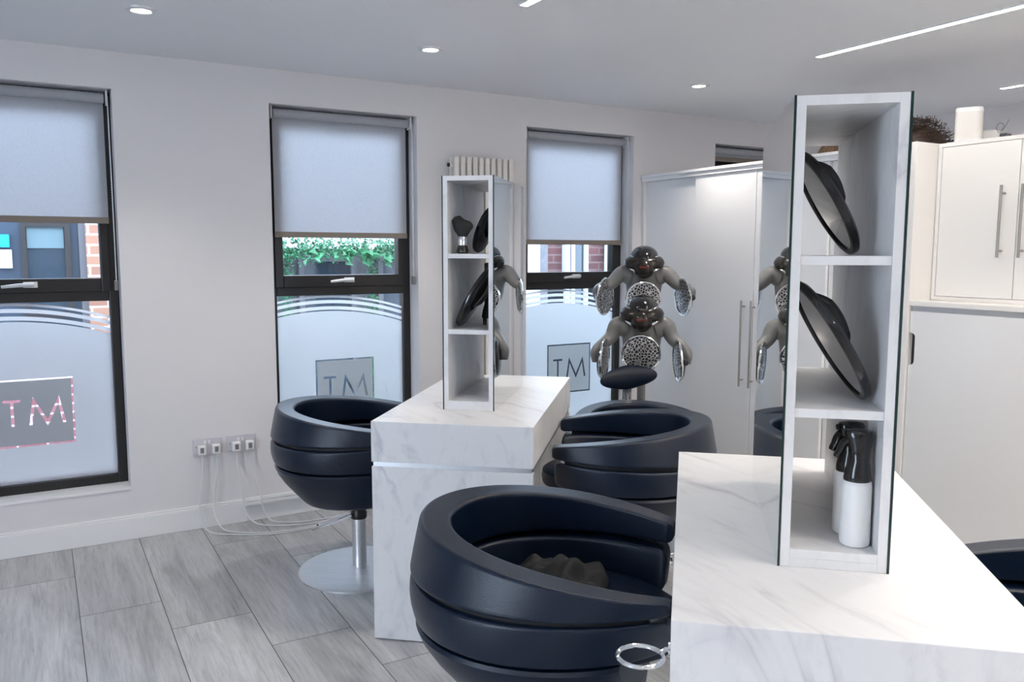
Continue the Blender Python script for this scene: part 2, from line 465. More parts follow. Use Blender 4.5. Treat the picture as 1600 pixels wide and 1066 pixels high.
# ------------------------------------------------------------------ ceiling lamps
for x, lab in ((.409, 'round recessed ceiling spotlight above the leftmost window wall'), (1.66, 'round recessed ceiling spotlight above the radiator wall'),
               (3.34, 'round recessed ceiling spotlight nearest the tall cabinet')):
    t = thing('ceiling_spotlight', lab, 'spotlight', (x, 3.652, CE), 0, 'recessed ceiling spotlights')
    bm = bmesh.new()
    n = 32
    prof = [(.036, -.004), (.040, -.009), (.058, -.006), (.061, 0), (.036, 0)]
    loops = [[(r*math.cos(2*PI*i/n), r*math.sin(2*PI*i/n), z) for i in range(n)] for r, z in prof]
    loft(bm, loops+[loops[0]])
    obj('trim_ring', bm, M['steel'], t, smooth=True)
    bm = bmesh.new(); lathe(bm, [(.034, -.0055), (.036, -.004), (.036, -.0005)], 28)
    obj('lamp_glass', bm, M['lamp'], t)
for x, y0, lab in ((1.68, 2.833, 'white linear ceiling light cut by the top edge of the picture'), (3.348, 2.833, 'long white linear ceiling light above the near marble tower'),
                   (4.9, 2.825, 'short visible end of a linear ceiling light above the white speaker')):
    t = thing('linear_ceiling_light', lab, 'ceiling light', (x, y0, CE), 0, 'linear ceiling lights')
    obj('housing', boxes((-.021, -.0165, -5.4, 0, -.008, 0), (.0165, .021, -5.4, 0, -.008, 0), (-.0165, .0165, -5.4, -5.395, -.008, 0), (-.0165, .0165, -.005, 0, -.008, 0)), M['white'], t)
    obj('diffuser', boxes((-.0165, .0165, -5.395, -.005, -.006, -.001)), M['strip'], t)

# ------------------------------------------------------------------ styling stations
ct = .8343
def frame_of(p, ang):
    """local x along the front (left to right), local y into depth"""
    return p, ang
def station(p, ang, label, holder):
    t = thing('styling_station', label, 'salon station', (p[0], p[1], 0), ang, 'marble styling stations')
    W, L = .603, 1.205
    obj('top_slab', boxes((0, W, 0, L, .683, ct)), M['marble'], t, bevel=.0015)
    obj('metal_channel', boxes((.006, W-.006, .006, L-.006, .665, .683)), M['alu'], t)
    obj('front_panel', boxes((.001, W-.001, .001, .032, .004, .665)), M['marble'], t, bevel=.001)
    obj('back_panel', boxes((.001, W-.001, L-.032, L-.001, .004, .665)), M['marble'], t, bevel=.001)
    obj('centre_panel', boxes((.10, W-.10, .032, L-.032, .004, .665)), M['marble'], t)
    obj('plinth', boxes((.02, W-.02, .03, L-.03, 0, .02)), M['matt'], t)
    if holder:
        bm = bmesh.new()
        tube(bm, [(-.052+.040*math.cos(a), .045+.040*math.sin(a), .742) for a in [2*PI*i/40 for i in range(40)]], .0042, 10, True)
        tube(bm, bez([(-.018, .066, .742), (-.008, .076, .744), (-.001, .080, .744)], 6), .0042, 10)
        lathe(bm, [(.012, 0), (.012, .004)], 16, Matrix.Translation((-.0045, .080, .744)) @ Matrix.Rotation(PI/2, 4, 'Y'))
        obj('dryer_holder_ring', bm, M['chrome'], t, smooth=True)['label'] = 'chrome hair dryer holder ring'
    return t
ANG_N = math.atan2(-.669, .743); ANG_F = math.atan2(-.645, .764)
near = station((.894, 1.013), ANG_N, 'white marble styling station in the right foreground carrying the large tower', True)
far = station((1.028, 2.820), ANG_F, 'white marble styling station farther back near the windows with the smaller-looking tower', False)

def tower(p, ang, depth, label):
    t = thing('mirror_tower', label, 'shelf tower', (p[0], p[1], ct+.0005), ang, 'marble shelf towers with mirrored sides')
    W, H = .2065, .9055; p0, p1 = .0045, .0225
    obj('side_panel', boxes((p0, p1, 0, depth, 0, H)), M['marble'], t, bevel=.0008)
    obj('side_panel', boxes((W-p1, W-p0, 0, depth, 0, H)), M['marble'], t, bevel=.0008)
    obj('top_panel', boxes((p1, W-p1, 0, depth, H-.018, H)), M['marble'], t)
    for z in (.592, .298): obj('shelf', boxes((p1, W-p1, .004, depth-.004, z, z+.0175)), M['marble'], t, bevel=.0008)
    obj('bottom_panel', boxes((p1, W-p1, 0, depth, .018, .0355)), M['marble'], t, bevel=.0005)
    obj('plinth', boxes((p1, W-p1, .0006, depth-.0006, 0, .0178)), M['marble'], t)
    for a, b, fx in ((0, p0-.0002, -1), (W-p0+.0002, W, 1)):
        bm = boxes((a, b, -.001, depth+.001, -.0003, H+.001))
        for f in bm.faces:
            f.normal_update(); f.material_index = 0 if f.normal.x*fx > .9 else 1
        bmesh.ops.recalc_face_normals(bm, faces=bm.faces)
        for f in bm.faces: f.material_index = 0 if f.normal.x*fx > .9 else 1
        obj('mirror', bm, [M['mirror'], M['edge']], t)['label'] = 'mirror with dark green glass edge'
    return t
TN = math.atan2(-.667, .745); TF = R(-41.2)
tower((1.237, 1.095), TN, .622, 'tall marble shelf tower with mirrored sides on the near station')
tower((1.357, 2.897), TF, .613, 'marble shelf tower with mirrored sides on the far station')
def tw(which, s, d, z):
    p, a = ((1.237, 1.095), TN) if which == 'n' else ((1.357, 2.897), TF)
    return Vector((p[0]+s*math.cos(a)-d*math.sin(a), p[1]+s*math.sin(a)+d*math.cos(a), z))

# ------------------------------------------------------------------ tub chairs
EGG = -.086
def cpt(cv, ang):
    cx, a, w, n = cv
    c, s = math.cos(ang), math.sin(ang)
    x = cx+a*math.copysign(abs(c)**(2/n), c)
    y = w*math.copysign(abs(s)**(2/n), s)*(1+EGG*(x-cx)/a)
    return x, y
def tend(cv, xf):
    cx, a, w, n = cv; r = (xf-cx)/a
    return math.acos(max(-1, min(1, math.copysign(abs(r)**(n/2), r))))
RO = (.072, .429, .336, 1.95); RI = (.102, .374, .261, 2.1)
zrim = lambda x: .741-.121*x-.035*x*x
zg1 = lambda x: .645+.03*x
G1 = (.030, .413, .354, 1.95); G2 = (-.012, .348, .334, 1.95)
def band(ob, ot, it, ib, xf, xr=None, N=72, round_r=.12, bulge=.0, end=.030):
    """U-shaped padded band; each of ob, ot, it, ib is (curve, z(x))"""
    uv = []; ru, rv = round_r, round_r*.8
    for cu, cv_, a0 in ((1-ru, 1-rv, 0), (ru, 1-rv, 90), (ru, rv, 180), (1-ru, rv, 270)):   # rounded square
        for k in range(6): uv.append((cu+ru*math.cos(R(a0+18*k)), cv_+rv*math.sin(R(a0+18*k))))
        n2 = {0: (0, -1), 90: (-1, 0), 180: (0, 1), 270: (1, 0)}[a0]
    uv2 = []
    for k, q in enumerate(uv):                            # extra points along the flat sides
        uv2.append(q); p2 = uv[(k+1) % len(uv)]
        if k % 6 == 5: uv2 += [(q[0]+(p2[0]-q[0])*f, q[1]+(p2[1]-q[1])*f) for f in (.07, .35, .65, .93)]
    uv = uv2
    def section(t):
        P = []
        for cv, zf in (ob, ot, it, ib):
            T = tend(cv, xf); T2 = tend(cv, xf if xr is None else xr); x, y = cpt(cv, T+(2*PI-T2-T)*t); P.append(Vector((x, y, zf(x))))
        o0, o1, i1, i0 = P; L = []
        for u, v in uv:
            a = o0.lerp(o1, v); b = i0.lerp(i1, v); q = a.lerp(b, u)
            out = (a-b); out.z = 0
            if out.length > 1e-6: out.normalize()
            q = q+out*bulge*math.sin(PI*v)*(1-u)
            L.append(q)
        return L
    ts = [i/N for i in range(N+1)]
    loops = [section(t) for t in ts]
    def endcap(L, L2):
        c = sum(L, Vector())/len(L); c2 = sum(L2, Vector())/len(L2); d = (c-c2).normalized(); out = []
        for j in (1, 2, 3, 4):
            a = R(22.5*j); sc = .45+.55*math.cos(a)
            out.append([c+(q-c)*sc+d*end*math.sin(a) for q in L])
        return out
    pre = endcap(loops[0], loops[1])[::-1]; post = endcap(loops[-1], loops[-2])
    bm = bmesh.new(); loft(bm, pre+loops+post, True, True, True)
    return bm
def off(cv, d): return (cv[0], cv[1]-d, cv[2]-d, cv[3])
def sup_loop(cv, z, n=64): return [(*cpt(cv, 2*PI*i/n), z) for i in range(n)]
def tub_chair(label, loc, rot, dz, xf, headrest=False, xr=None):
    t = thing('tub_chair', label, 'salon chair', (loc[0], loc[1], 0), rot, 'black tub salon chairs')
    xf = xf-.022; xr = xf if xr is None else xr-.022
    up = lambda f: (lambda x: f(x)+dz)
    obj('upper_band', band((off(G1, .000), up(lambda x: zg1(x)+.006)), (RO, up(zrim)), (RI, up(zrim)), ((.085, .362, .262, 2.1), up(lambda x: zg1(x)+.002)), xf, xr, bulge=.001), M['leather'], t, smooth=True)
    obj('middle_band', band((off(G2, -.004), up(lambda x: .533)), (off(G1, .003), up(lambda x: zg1(x)-.006)), ((.07, .350, .248, 2.1), up(lambda x: zg1(x)-.010)), ((.04, .29, .24, 2.1), up(lambda x: .533)), xf-.006, xr-.006, bulge=.008), M['leather'], t, smooth=True)
    # dark inner lining that shows in the grooves
    obj('lining', band((off(G1, .022), up(lambda x: zg1(x)-.03)), (off(G1, .016), up(lambda x: zg1(x)+.03)), (off(G1, .04), up(lambda x: zg1(x)+.03)), (off(G1, .045), up(lambda x: zg1(x)-.03)), xf-.03, xr-.03, end=.01), M['matt'], t, smooth=True)
    bm = bmesh.new()
    ls = []
    for z, a, w, cx in ((.527, .20, .19, -.012), (.5275, .325, .315, -.012), (.526, .343, .330, -.012), (.517, .349, .335, -.012), (.49, .338, .325, -.012), (.45, .312, .300, -.012), (.40, .272, .262, -.010), (.36, .238, .23, -.008), (.349, .225, .217, -.008), (.345, .205, .20, -.008)):
        ls.append([(min(x, .225)+max(0, x-.225)*.12, y, zz) for x, y, zz in sup_loop((cx, a, w, 2.0), z+dz)])
    loft(bm, ls, True, True, True)
    obj('lower_shell', bm, M['leather'], t, smooth=True)
    bm = bmesh.new(); ls = []
    for z, k in ((.50, .9), (.505, .985), (.53, 1.0), (.552, .985), (.562, .93), (.568, .75), (.570, .3)):
        ls.append(sup_loop((.04, .285*k, .238*k, 2.2), z+dz))
    loft(bm, ls, True, True, True)
    obj('seat_cushion', bm, M['leather'], t, smooth=True)
    bm = bmesh.new(); lathe(bm, [(.275, 0), (.275, .008), (.270, .012), (.10, .016), (.04, .02), (.04, .022)], 64)
    obj('base_disc', bm, M['steel'], t, smooth=True)
    bm = bmesh.new(); lathe(bm, [(.0315, .022), (.0315, .262)], 32)
    obj('column', bm, M['steel'], t, smooth=True)
    bm = bmesh.new(); lathe(bm, [(.034, .245), (.037, .25), (.037, .272), (.033, .278), (.033, .300), (.036, .305), (.036, .344+dz), (.02, .3445+dz)], 28)
    box(bm, -.17, -.10, -.05, .05, .334+dz, .345+dz)
    obj('column_sleeve', bm, M['black'], t, smooth=True)
    bm = bmesh.new()
    tube(bm, bez([(-.02, .036, .268), (-.09, .038, .238), (-.195, .036, .196), (-.212, .025, .188), (-.214, 0, .187), (-.212, -.025, .188), (-.195, -.036, .196), (-.09, -.038, .238), (-.02, -.036, .268)], 6), .0068, 8)
    obj('pump_pedal', bm, M['chrome'], t, smooth=True)
    if headrest:
        bm = bmesh.new(); x0 = -.335
        for s in (-1, 1): tube(bm, bez([(x0, s*.018, .62+dz), (x0-.01, s*.018, .80+dz), (x0+.004, s*.018, .88+dz)], 6), .0105, 12)
        tube(bm, bez([(x0, 0, .62+dz), (x0-.012, 0, .80+dz), (x0, 0, .86+dz)], 6), .016, 12)
        obj('headrest_bracket', bm, M['chrome'], t, smooth=True)
        bm = bmesh.new(); ls = []
        HZ = .905+dz
        for j in range(9):                                # pad: flattened lens, curved round the head
            f = j/8; th = PI*f
            k = max(.05, math.sin(th))**.45; xo = x0-.022+.055*f
            L = []
            for i in range(40):
                a = 2*PI*i/40; y = .155*k*math.copysign(abs(math.cos(a))**.85, math.cos(a)); z = .068*k*math.copysign(abs(math.sin(a))**.9, math.sin(a))
                z *= 1-.25*abs(y)/.155
                L.append((xo+1.3*y*y, y, HZ+z+.10*y))
            ls.append(L)
        loft(bm, ls, True, True, True)
        obj('headrest_pad', bm, M['leather'], t, smooth=True)
    return t
tub_chair('black tub chair between the wall sockets and far station, on a round steel base', (1.212, 3.500), R(-38.5), -.003, .272)
tub_chair('black tub salon chair at the right of the far station, its open arms facing left', (2.031, 2.629), R(143), .010, .258)
tub_chair('large black foreground tub chair with a crumpled black cape on its seat', (1.112, 1.694), R(-53), .010, .236, False, .333)
tub_chair('black tub chair cut by the right picture edge behind the near station', (1.912, .818), R(140), .0, .26)
tub_chair('black tub chair with a raised headrest under the hood dryers', (2.587, 3.192), R(-116), -.125, .27, True)

# crumpled cape on the seat of the foreground chair
bm = bmesh.new(); N = 26
ca, sa = math.cos(R(-53.6)), math.sin(R(-53.6))
import mathutils
rows = []
for i in range(N+1):
    row = []
    for j in range(N+1):
        u, v = i/N*2-1, j/N*2-1
        r = math.hypot(u, v); k = 1/max(1, r)**.6
        x, y = u*.135*k, v*.15*k
        e = max(0, 1-(max(abs(u), abs(v)))**3)
        n1 = mathutils.noise.noise(Vector((u*1.8, v*1.8, 3.1))); n2 = mathutils.noise.noise(Vector((u*4.2, v*3.6, 9)))
        z = .578+e*(.045+.055*max(-.4, n1)+.020*n2)+.005*n2
        lx, ly = -.02+x, .03+y
        row.append(bm.verts.new((lx, ly, z+.010-.578)))
    rows.append(row)
for a, b in zip(rows, rows[1:]):
    for j in range(N): bm.faces.new((a[j], a[j+1], b[j+1], b[j]))
o = obj('salon_cape', bm, M['cloth'], None, smooth=True, angle=60)
o.location = (1.112, 1.694, .578); o.rotation_euler = (0, 0, R(-53))
md = o.modifiers.new('s', 'SOLIDIFY'); md.thickness = .003; md.offset = 0
md = o.modifiers.new('ss', 'SUBSURF'); md.levels = 1; md.render_levels = 1
tag(o, 'crumpled black cape lying on the seat of the foreground tub chair', 'cape')

# ------------------------------------------------------------------ hood dryers
def dryer(label, loc, rot, hz, spread, drop, podyaw, fwd):
    t = thing('hood_dryer', label, 'hair dryer', (loc[0], loc[1], 0), rot, 'three-pod hood dryers on stands')
    bm = bmesh.new()
    tube(bm, [(-.10, 0, .06), (-.10, 0, hz-.05)], .021, 16); obj('pole', bm, M['greyp'], t, smooth=True)
    bm = bmesh.new()
    for k in range(5):
        a = 2*PI*k/5+.3; tube(bm, [(-.10, 0, .065), (-.10+.12*math.cos(a), .12*math.sin(a), .06), (-.10+.22*math.cos(a), .22*math.sin(a), .052)], [.022, .017, .012], 10)
    obj('star_base', bm, M['greyp'], t, smooth=True)
    for k in range(5):
        a = 2*PI*k/5+.3; bm = bmesh.new()
        lathe(bm, [(.012, -.010), (.024, -.007), (.024, .007), (.012, .010)], 16, Matrix.Translation((-.10+.215*math.cos(a), .215*math.sin(a), .0245)) @ Matrix.Rotation(a+PI/2, 4, 'Z') @ Matrix.Rotation(PI/2, 4, 'X'))
        obj('castor', bm, M['black'], t, smooth=True)
    # body shell behind the central pod
    bm = bmesh.new(); ls = []
    for z, w, d0, d1 in ((hz+.04, .055, -.10, .0), (hz+.0, .090, -.105, .02), (hz-.06, .112, -.11, .03), (hz-.12, .110, -.11, .025), (hz-.18, .102, -.10, .015), (hz-.24, .085, -.09, .008), (hz-.30, .045, -.075, .0)):
        L = []
        for i in range(28):
            a = 2*PI*i/28; c, s = math.cos(a), math.sin(a)
            L.append(((d0+d1)/2+(d1-d0)/2*math.copysign(abs(c)**.8, c), w*math.copysign(abs(s)**.8, s), z))
        ls.append(L)
    loft(bm, ls, True, True, True); obj('body_shell', bm, M['greyp'], t, smooth=True)
    # cap: rounded black hood with lobes and a snout
    tilt = Matrix.Rotation(R(14), 4, 'Y')
    bm = bmesh.new(); ellipsoid(bm, (-.026, 0, hz+.050), (.118, .084, .060), tilt, 28, 14, .8)
    obj('cap', bm, M['gloss'], t, smooth=True)
    bm = bmesh.new()
    ellipsoid(bm, (.008, 0, hz+.014), (.098, .121, .052), tilt, 32, 16, .72)
    obj('visor', bm, M['bronze'], t, smooth=True)
    bm = bmesh.new(); ellipsoid(bm, (.070, 0, hz-.024), (.052, .060, .056), tilt, 24, 14, .9)
    sn = obj('snout', bm, M['bronze'], t, smooth=True)
    bm = bmesh.new()
    pts = []
    for i in range(16):
        y = -.028+.056*i/15; z = hz-.012+.0075*math.sin(i*2.2)
        pts.append((.070+.0535*math.sqrt(max(.05, 1-(y/.060)**2-((z-hz+.024)/.056)**2))+.002, y, z))
    tube(bm, pts, .0016, 5)
    obj('red_script_mark', bm, M['red'], sn, smooth=True)
    bm = bmesh.new()
    tube(bm, bez([(.02, -.105, hz+.02), (.062, -.07, hz-.028), (.082, 0, hz-.055), (.062, .07, hz-.028), (.02, .105, hz+.02)], 8), .010, 10)
    obj('chrome_visor_rim', bm, M['chrome'], t, smooth=True)
    bm = bmesh.new(); tube(bm, bez([(-.03, -.100, hz+.045), (.03, -.078, hz+.052), (.070, -.045, hz+.032), (.084, 0, hz+.022), (.070, .045, hz+.032), (.03, .078, hz+.052), (-.03, .100, hz+.045)], 8), .0045, 6)
    obj('cap_seam', bm, M['alu'], t, smooth=True)
    def pod(c, nrm, r, name, parent):
        z = Vector(nrm).normalized(); q = z.to_track_quat('Z', 'Y').to_matrix().to_4x4(); mx = Matrix.Translation(c) @ q
        bm = bmesh.new(); lathe(bm, [(r*.3, -.030), (r*.6, -.027), (r*.85, -.019), (r*.97, -.008), (r*.97, .0), (r*.90, .002)], 36, mx)
        pd = obj(name, bm, M['gloss'], parent, smooth=True)
        bm = bmesh.new(); tube(bm, [mx @ Vector((r*.965*math.cos(a), r*.965*math.sin(a), .001)) for a in [2*PI*i/40 for i in range(40)]], .0075, 8, True)
        obj('chrome_rim', bm, M['chrome'], pd, smooth=True)
        bm = bmesh.new(); lathe(bm, [(r*.95, .001), (r*.8, .006), (r*.5, .011), (r*.2, .013), (r*.05, .0135)], 36, mx)
        obj('mesh_grille', bm, M['grille'], pd, smooth=True)
        bm = bmesh.new(); ellipsoid(bm, mx @ Vector((r*.75, 0, -.022)), (.018, .018, .018)); obj('pivot_knob', bm, M['black'], pd, smooth=True)
        return pd
    pod(Vector((.045, 0, hz-.205)), (1, 0, -.12), .106, 'central_pod', t)
    for s in (-1, 1):
        c = Vector((fwd, s*spread, hz-drop))
        n = Vector((math.cos(podyaw), -s*math.sin(podyaw), -.05))
        pod(c, n, .112, 'side_pod', t)
        out = c-n.normalized()*.045
        bm = bmesh.new()
        pts = bez([(-.03, s*.085, hz-.065), (-.02, s*.135, hz-.055), (.0, s*(spread*.86), hz-.095-drop*.1), (fwd*.5+out.x*.5-.01, s*(spread+.045), hz-drop*.80), (out.x-.004, out.y+s*.004, out.z-.02)], 8)
        n_ = len(pts)
        tube(bm, pts, [.058*(1-.72*(i/(n_-1))**.8)+.004 for i in range(n_)], 16, False, 1, Vector((0, 0, 1)))
        obj('arm', bm, M['greyp'], t, smooth=True)
        bm = bmesh.new(); tube(bm, [p+Vector((-.012, s*.005, .050*(1-.72*(i/(n_-1))**.8))) for i, p in enumerate(pts)], .006, 6); obj('arm_edge_trim', bm, M['chrome'], t, smooth=True)
    return t
dryer('lower three-pod hood dryer, nearer one with its mesh pods hanging around the headrest', (2.892, 3.575, 0), R(-129.5), 1.097, .199, .230, R(80), .10)
dryer('upper three-pod hood dryer standing behind the lower one, nearest the window', (3.19, 3.93, 0), R(-129), 1.375, .232, .19, R(68), .06)

# ------------------------------------------------------------------ items in the towers
def hand_mirror(label, which, bottom, ang, semi, semib, yaw, side):
    """oval mirror leaning in a shelf; u = long axis in the tower's cross-section"""
    base = thing('hand_mirror', label, 'hand mirror', tw(which, *bottom), TN if which == 'n' else TF, 'black framed hand mirrors in the shelf towers')
    u = Vector((side*math.cos(ang), 0, math.sin(ang)))
    n = Vector((side*math.sin(ang), 0, -math.cos(ang)))
    n = ((n+Vector((0, -1, 0))*yaw) if side < 0 else (-n+Vector((0, 1, 0))*yaw)).normalized(); u = (u-n*u.dot(n)).normalized(); v = n.cross(u)
    c = u*(semi+.012)
    P = lambda a, b, h: c+u*a+v*b+n*h
    N = 56
    prof = [(-.007, .005), (-.006, .008), (-.001, .009), (.005, .008), (.007, .003), (.0065, -.005), (.0, -.010), (-.008, -.009)]
    loops = []
    for i in range(N):
        th = 2*PI*i/N; L = []
        for dr, h in prof: L.append(P((semi+dr)*math.cos(th), (semib+dr)*math.sin(th), h))
        loops.append(L)
    bm = bmesh.new(); loft(bm, loops+[loops[0]])
    bmesh.ops.remove_doubles(bm, verts=bm.verts, dist=1e-6)
    obj('frame', bm, M['gloss'], base, smooth=True)
    bm = bmesh.new(); bm.faces.new([bm.verts.new(P((semi-.005)*math.cos(2*PI*i/N), (semib-.005)*math.sin(2*PI*i/N), .0045)) for i in range(N)])
    obj('mirror_glass', bm, M['mirror'], base)
    bm = bmesh.new(); ls = []
    for k, h in ((1, -.004), (.97, -.009), (.8, -.013), (.5, -.015), (.1, -.016)):
        ls.append([P((semi-.002)*k*math.cos(2*PI*i/N), (semib-.002)*k*math.sin(2*PI*i/N), h) for i in range(N)])
    loft(bm, ls, True, True, True); obj('back_shell', bm, M['gloss'], base, smooth=True)
    bm = bmesh.new()
    tube(bm, bez([P(-semi*.30, 0, -.010), P(-semi*.08, 0, -.020), P(semi*.25, 0, -.028), P(semi*.55, 0, -.024), P(semi*.8, 0, -.010)], 6), [.003, .004, .005, .006, .007, .008, .009]+[.010]*11+[.009, .008, .007, .006, .005, .004, .003], 12, False, 1.8)
    obj('back_grip', bm, M['gloss'], base, smooth=True)
    return base
hand_mirror('oval black hand mirror leaning left on the top shelf of the near tower', 'n', (.152, .17, 1.4446), R(60), .113, .098, .06, -1)
hand_mirror('larger oval black hand mirror leaning left on the middle shelf of the near tower', 'n', (.174, .115, 1.152), R(59), .130, .102, .10, -1)
hand_mirror('black hand mirror leaning right beside the neck brush in the far tower', 'f', (.084, .215, 1.4446), R(69), .092, .085, .10, 1)
hand_mirror('black hand mirror leaning right on the middle shelf of the far tower', 'f', (.034, .105, 1.152), R(60), .128, .085, .05, 1)

def spray(label, pos, rot):
    t = thing('spray_bottle', label, 'bottle', pos, rot, 'white spray bottles in the near tower')
    bm = bmesh.new(); lathe(bm, [(.024, 0), (.0275, .003), (.0285, .010), (.0285, .122), (.027, .130), (.023, .134), (.020, .135)], 36)
    obj('bottle', bm, M['white'], t, smooth=True)
    bm = bmesh.new(); ls = []
    for z, rx, ry, cx in ((.131, .0255, .0255, 0), (.136, .0262, .0262, 0), (.150, .0245, .0245, 0), (.172, .0195, .0195, .002), (.195, .0215, .019, .002), (.215, .0265, .020, .002), (.226, .0285, .020, .001), (.232, .025, .017, 0), (.234, .012, .009, 0)):
        ls.append([(cx+rx*math.cos(2*PI*i/28), ry*math.sin(2*PI*i/28), z) for i in range(28)])
    loft(bm, ls, True, True, True); obj('spray_head', bm, M['gloss'], t, smooth=True)
    bm = bmesh.new()
    tube(bm, bez([(-.018, 0, .214), (-.028, 0, .204), (-.034, 0, .190), (-.042, 0, .176)], 5), [.010]*10+[.009]*4+[.008, .006], 10, False, .8)
    obj('trigger', bm, M['gloss'], t, smooth=True)
    bm = bmesh.new(); lathe(bm, [(.006, 0), (.0065, .004), (.003, .0045)], 12, Matrix.Translation((-.0265, 0, .224)) @ Matrix.Rotation(-PI/2, 4, 'Y'))
    obj('nozzle', bm, M['black'], t, smooth=True)
    return t
spray('white spray bottle with black trigger head, front one in the near tower', tw('n', .152, .055, .8707), TN-R(2))
spray('second white spray bottle half hidden behind the first in the near tower', tw('n', .150, .128, .8707), TN+R(22))

t = thing('neck_brush', 'black neck brush with a chrome collar on the top shelf of the far tower', 'brush', tw('f', .069, .052, 1.4447), TF)
bm = bmesh.new(); lathe(bm, [(.018, 0), (.0235, .004), (.0245, .012), (.020, .024), (.018, .032)], 28); obj('handle', bm, M['bronze'], t, smooth=True)
bm = bmesh.new(); lathe(bm, [(.0175, .030), (.0185, .034), (.0185, .060), (.0165, .066)], 28); obj('chrome_collar', bm, M['chrome'], t, smooth=True)
bm = bmesh.new(); ls = []
for z, rx, ry in ((.062, .015, .014), (.072, .020, .016), (.090, .033, .019), (.108, .040, .021), (.118, .042, .021), (.126, .038, .018), (.134, .030, .013), (.138, .012, .006)):
    ls.append([(rx*math.cos(2*PI*i/40)*(1+.04*math.sin(i*7)), ry*math.sin(2*PI*i/40), z-.012*math.cos(2*PI*i/40)*(z > .1)*.8) for i in range(40)])
loft(bm, ls, True, True, True); obj('bristles', bm, M['bristle'], t, smooth=True)

t = thing('dryer_diffuser', 'black hair dryer diffuser standing on its prongs on the middle shelf of the far tower', 'diffuser', tw('f', .140, .235, 1.152), TF)
bm = bmesh.new(); lathe(bm, [(.036, .028), (.038, .034), (.034, .060), (.026, .085), (.023, .13), (.026, .155), (.026, .215), (.0265, .252), (.018, .256)], 28); obj('bell', bm, M['matt'], t, smooth=True)
bm = boxes((-.044, -.018, -.012, .012, .178, .205)); obj('catch', bm, M['matt'], t, bevel=.004)
for k in range(8):
    a = 2*PI*k/8+.2; bm = bmesh.new(); tube(bm, [(.029*math.cos(a), .029*math.sin(a), .034), (.029*math.cos(a), .029*math.sin(a), 0.0)], [.0045, .003], 8); obj('prong', bm, M['matt'], t, smooth=True)

# ------------------------------------------------------------------ wall fittings
def socket(x0, label):
    t = thing('double_socket', label, 'socket', (x0, D, .393), 0, 'double wall sockets')
    w, h = .148, .086
    obj('face_plate', boxes((0, w, -.009, 0, 0, h)), M['sock'], t, bevel=.003)
    for x in (.060, .080): obj('rocker_switch', boxes((x-.006, x+.006, -.012, -.009, .054, .074)), M['white'], t, bevel=.001)
    for x in (.014, w-.014):
        bm = bmesh.new(); lathe(bm, [(.0035, 0), (.0035, .001)], 12, Matrix.Translation((x, -.0095, .043)) @ Matrix.Rotation(PI/2, 4, 'X')); obj('screw', bm, M['greyp'], t)
    return t
socket(.653, 'white double socket on the back wall, left one of the pair')
socket(.823, 'white double socket on the back wall, right one of the pair, nearer the tub chair')
def cord(px, pts, label):
    zt = .420
    t = thing('plug_and_cord', label, 'plug', (px, D-.011, zt), 0, 'white plugs and cords at the wall sockets')
    bm = boxes((-.021, .021, -.030, 0, -.024, .026)); obj('plug', bm, M['white'], t, bevel=.006, seg=3)
    bm = boxes((-.009, .009, -.0316, -.030, -.012, .016)); obj('rating_label', bm, M['greyp'], t)
    L = [(0, -.018, -.022)]+[(x-px, y-(D-.011), z-zt) for x, y, z in pts]
    bm = bmesh.new(); tube(bm, bez(L, 8), .0038, 8); obj('cord', bm, M['cord'], t, smooth=True)
zf = .0045
cord(.693, [(.693, 4.432, .30), (.675, 4.425, .18), (.668, 4.41, .08), (.70, 4.34, .012), (.80, 4.26, zf), (.98, 4.17, zf), (1.14, 4.16, zf), (1.32, 4.20, zf), (1.55, 4.30, zf)], 'white plug and cord, leftmost of the four')
cord(.765, [(.768, 4.432, .30), (.745, 4.425, .18), (.742, 4.41, .08), (.77, 4.345, .012), (.85, 4.265, zf), (1.0, 4.19, zf), (1.15, 4.185, zf), (1.35, 4.225, zf), (1.57, 4.33, zf)], 'white plug and cord, second from the left in the pair of sockets')
cord(.868, [(.872, 4.432, .30), (.885, 4.40, .18), (.893, 4.395, .08), (.94, 4.36, .012), (1.03, 4.29, zf), (1.18, 4.24, zf), (1.38, 4.26, zf), (1.60, 4.36, zf)], 'white plug and cord, third from the left in the pair of sockets')
cord(.937, [(.945, 4.432, .30), (.972, 4.395, .18), (.985, 4.39, .08), (1.02, 4.37, .012), (1.09, 4.32, zf), (1.22, 4.275, zf), (1.42, 4.295, zf), (1.63, 4.39, zf)], 'white plug and cord, rightmost of the four and nearest the tub chair')
t = thing('cable_trunking', 'white plastic cable trunking along the skirting behind the left tub chair', 'trunking', (.90, D-.018, .088), 0)
obj('channel', boxes((0, 1.15, -.020, 0, 0, .046)), M['trim'], t, bevel=.002)
obj('cover', boxes((.003, 1.15, -.024, -.020, .006, .020), (.003, 1.15, -.024, -.020, .027, .040)), M['trim'], t, bevel=.002)

t = thing('column_radiator', 'tall cream column radiator on the wall behind the far tower', 'radiator', (2.115, D-.075, .30), 0)
for k in range(10):
    x = .02+.0402*k; bm = bmesh.new()
    for yy in (-.038, .018):
        L = []
        for z in (0, .012, 1.690, 1.702):
            r = .9 if z in (0, 1.702) else 1.0
            L.append([(x+dx*r, yy+dy*r, z) for dx, dy in ((-.0135, -.010), (-.012, -.0125), (.012, -.0125), (.0135, -.010), (.0135, .010), (.012, .0125), (-.012, .0125), (-.0135, .010))])
        loft(bm, L, True, True, True)
    box(bm, x-.010, x+.010, -.030, .012, .03, .055); box(bm, x-.010, x+.010, -.030, .012, 1.645, 1.672)
    obj('column', bm, M['rad'], t)
for z in (.06, 1.655):
    bm = bmesh.new(); tube(bm, [(-.012, -.010, z), (.41, -.010, z)], .015, 14); obj('header_pipe', bm, M['rad'], t, smooth=True)
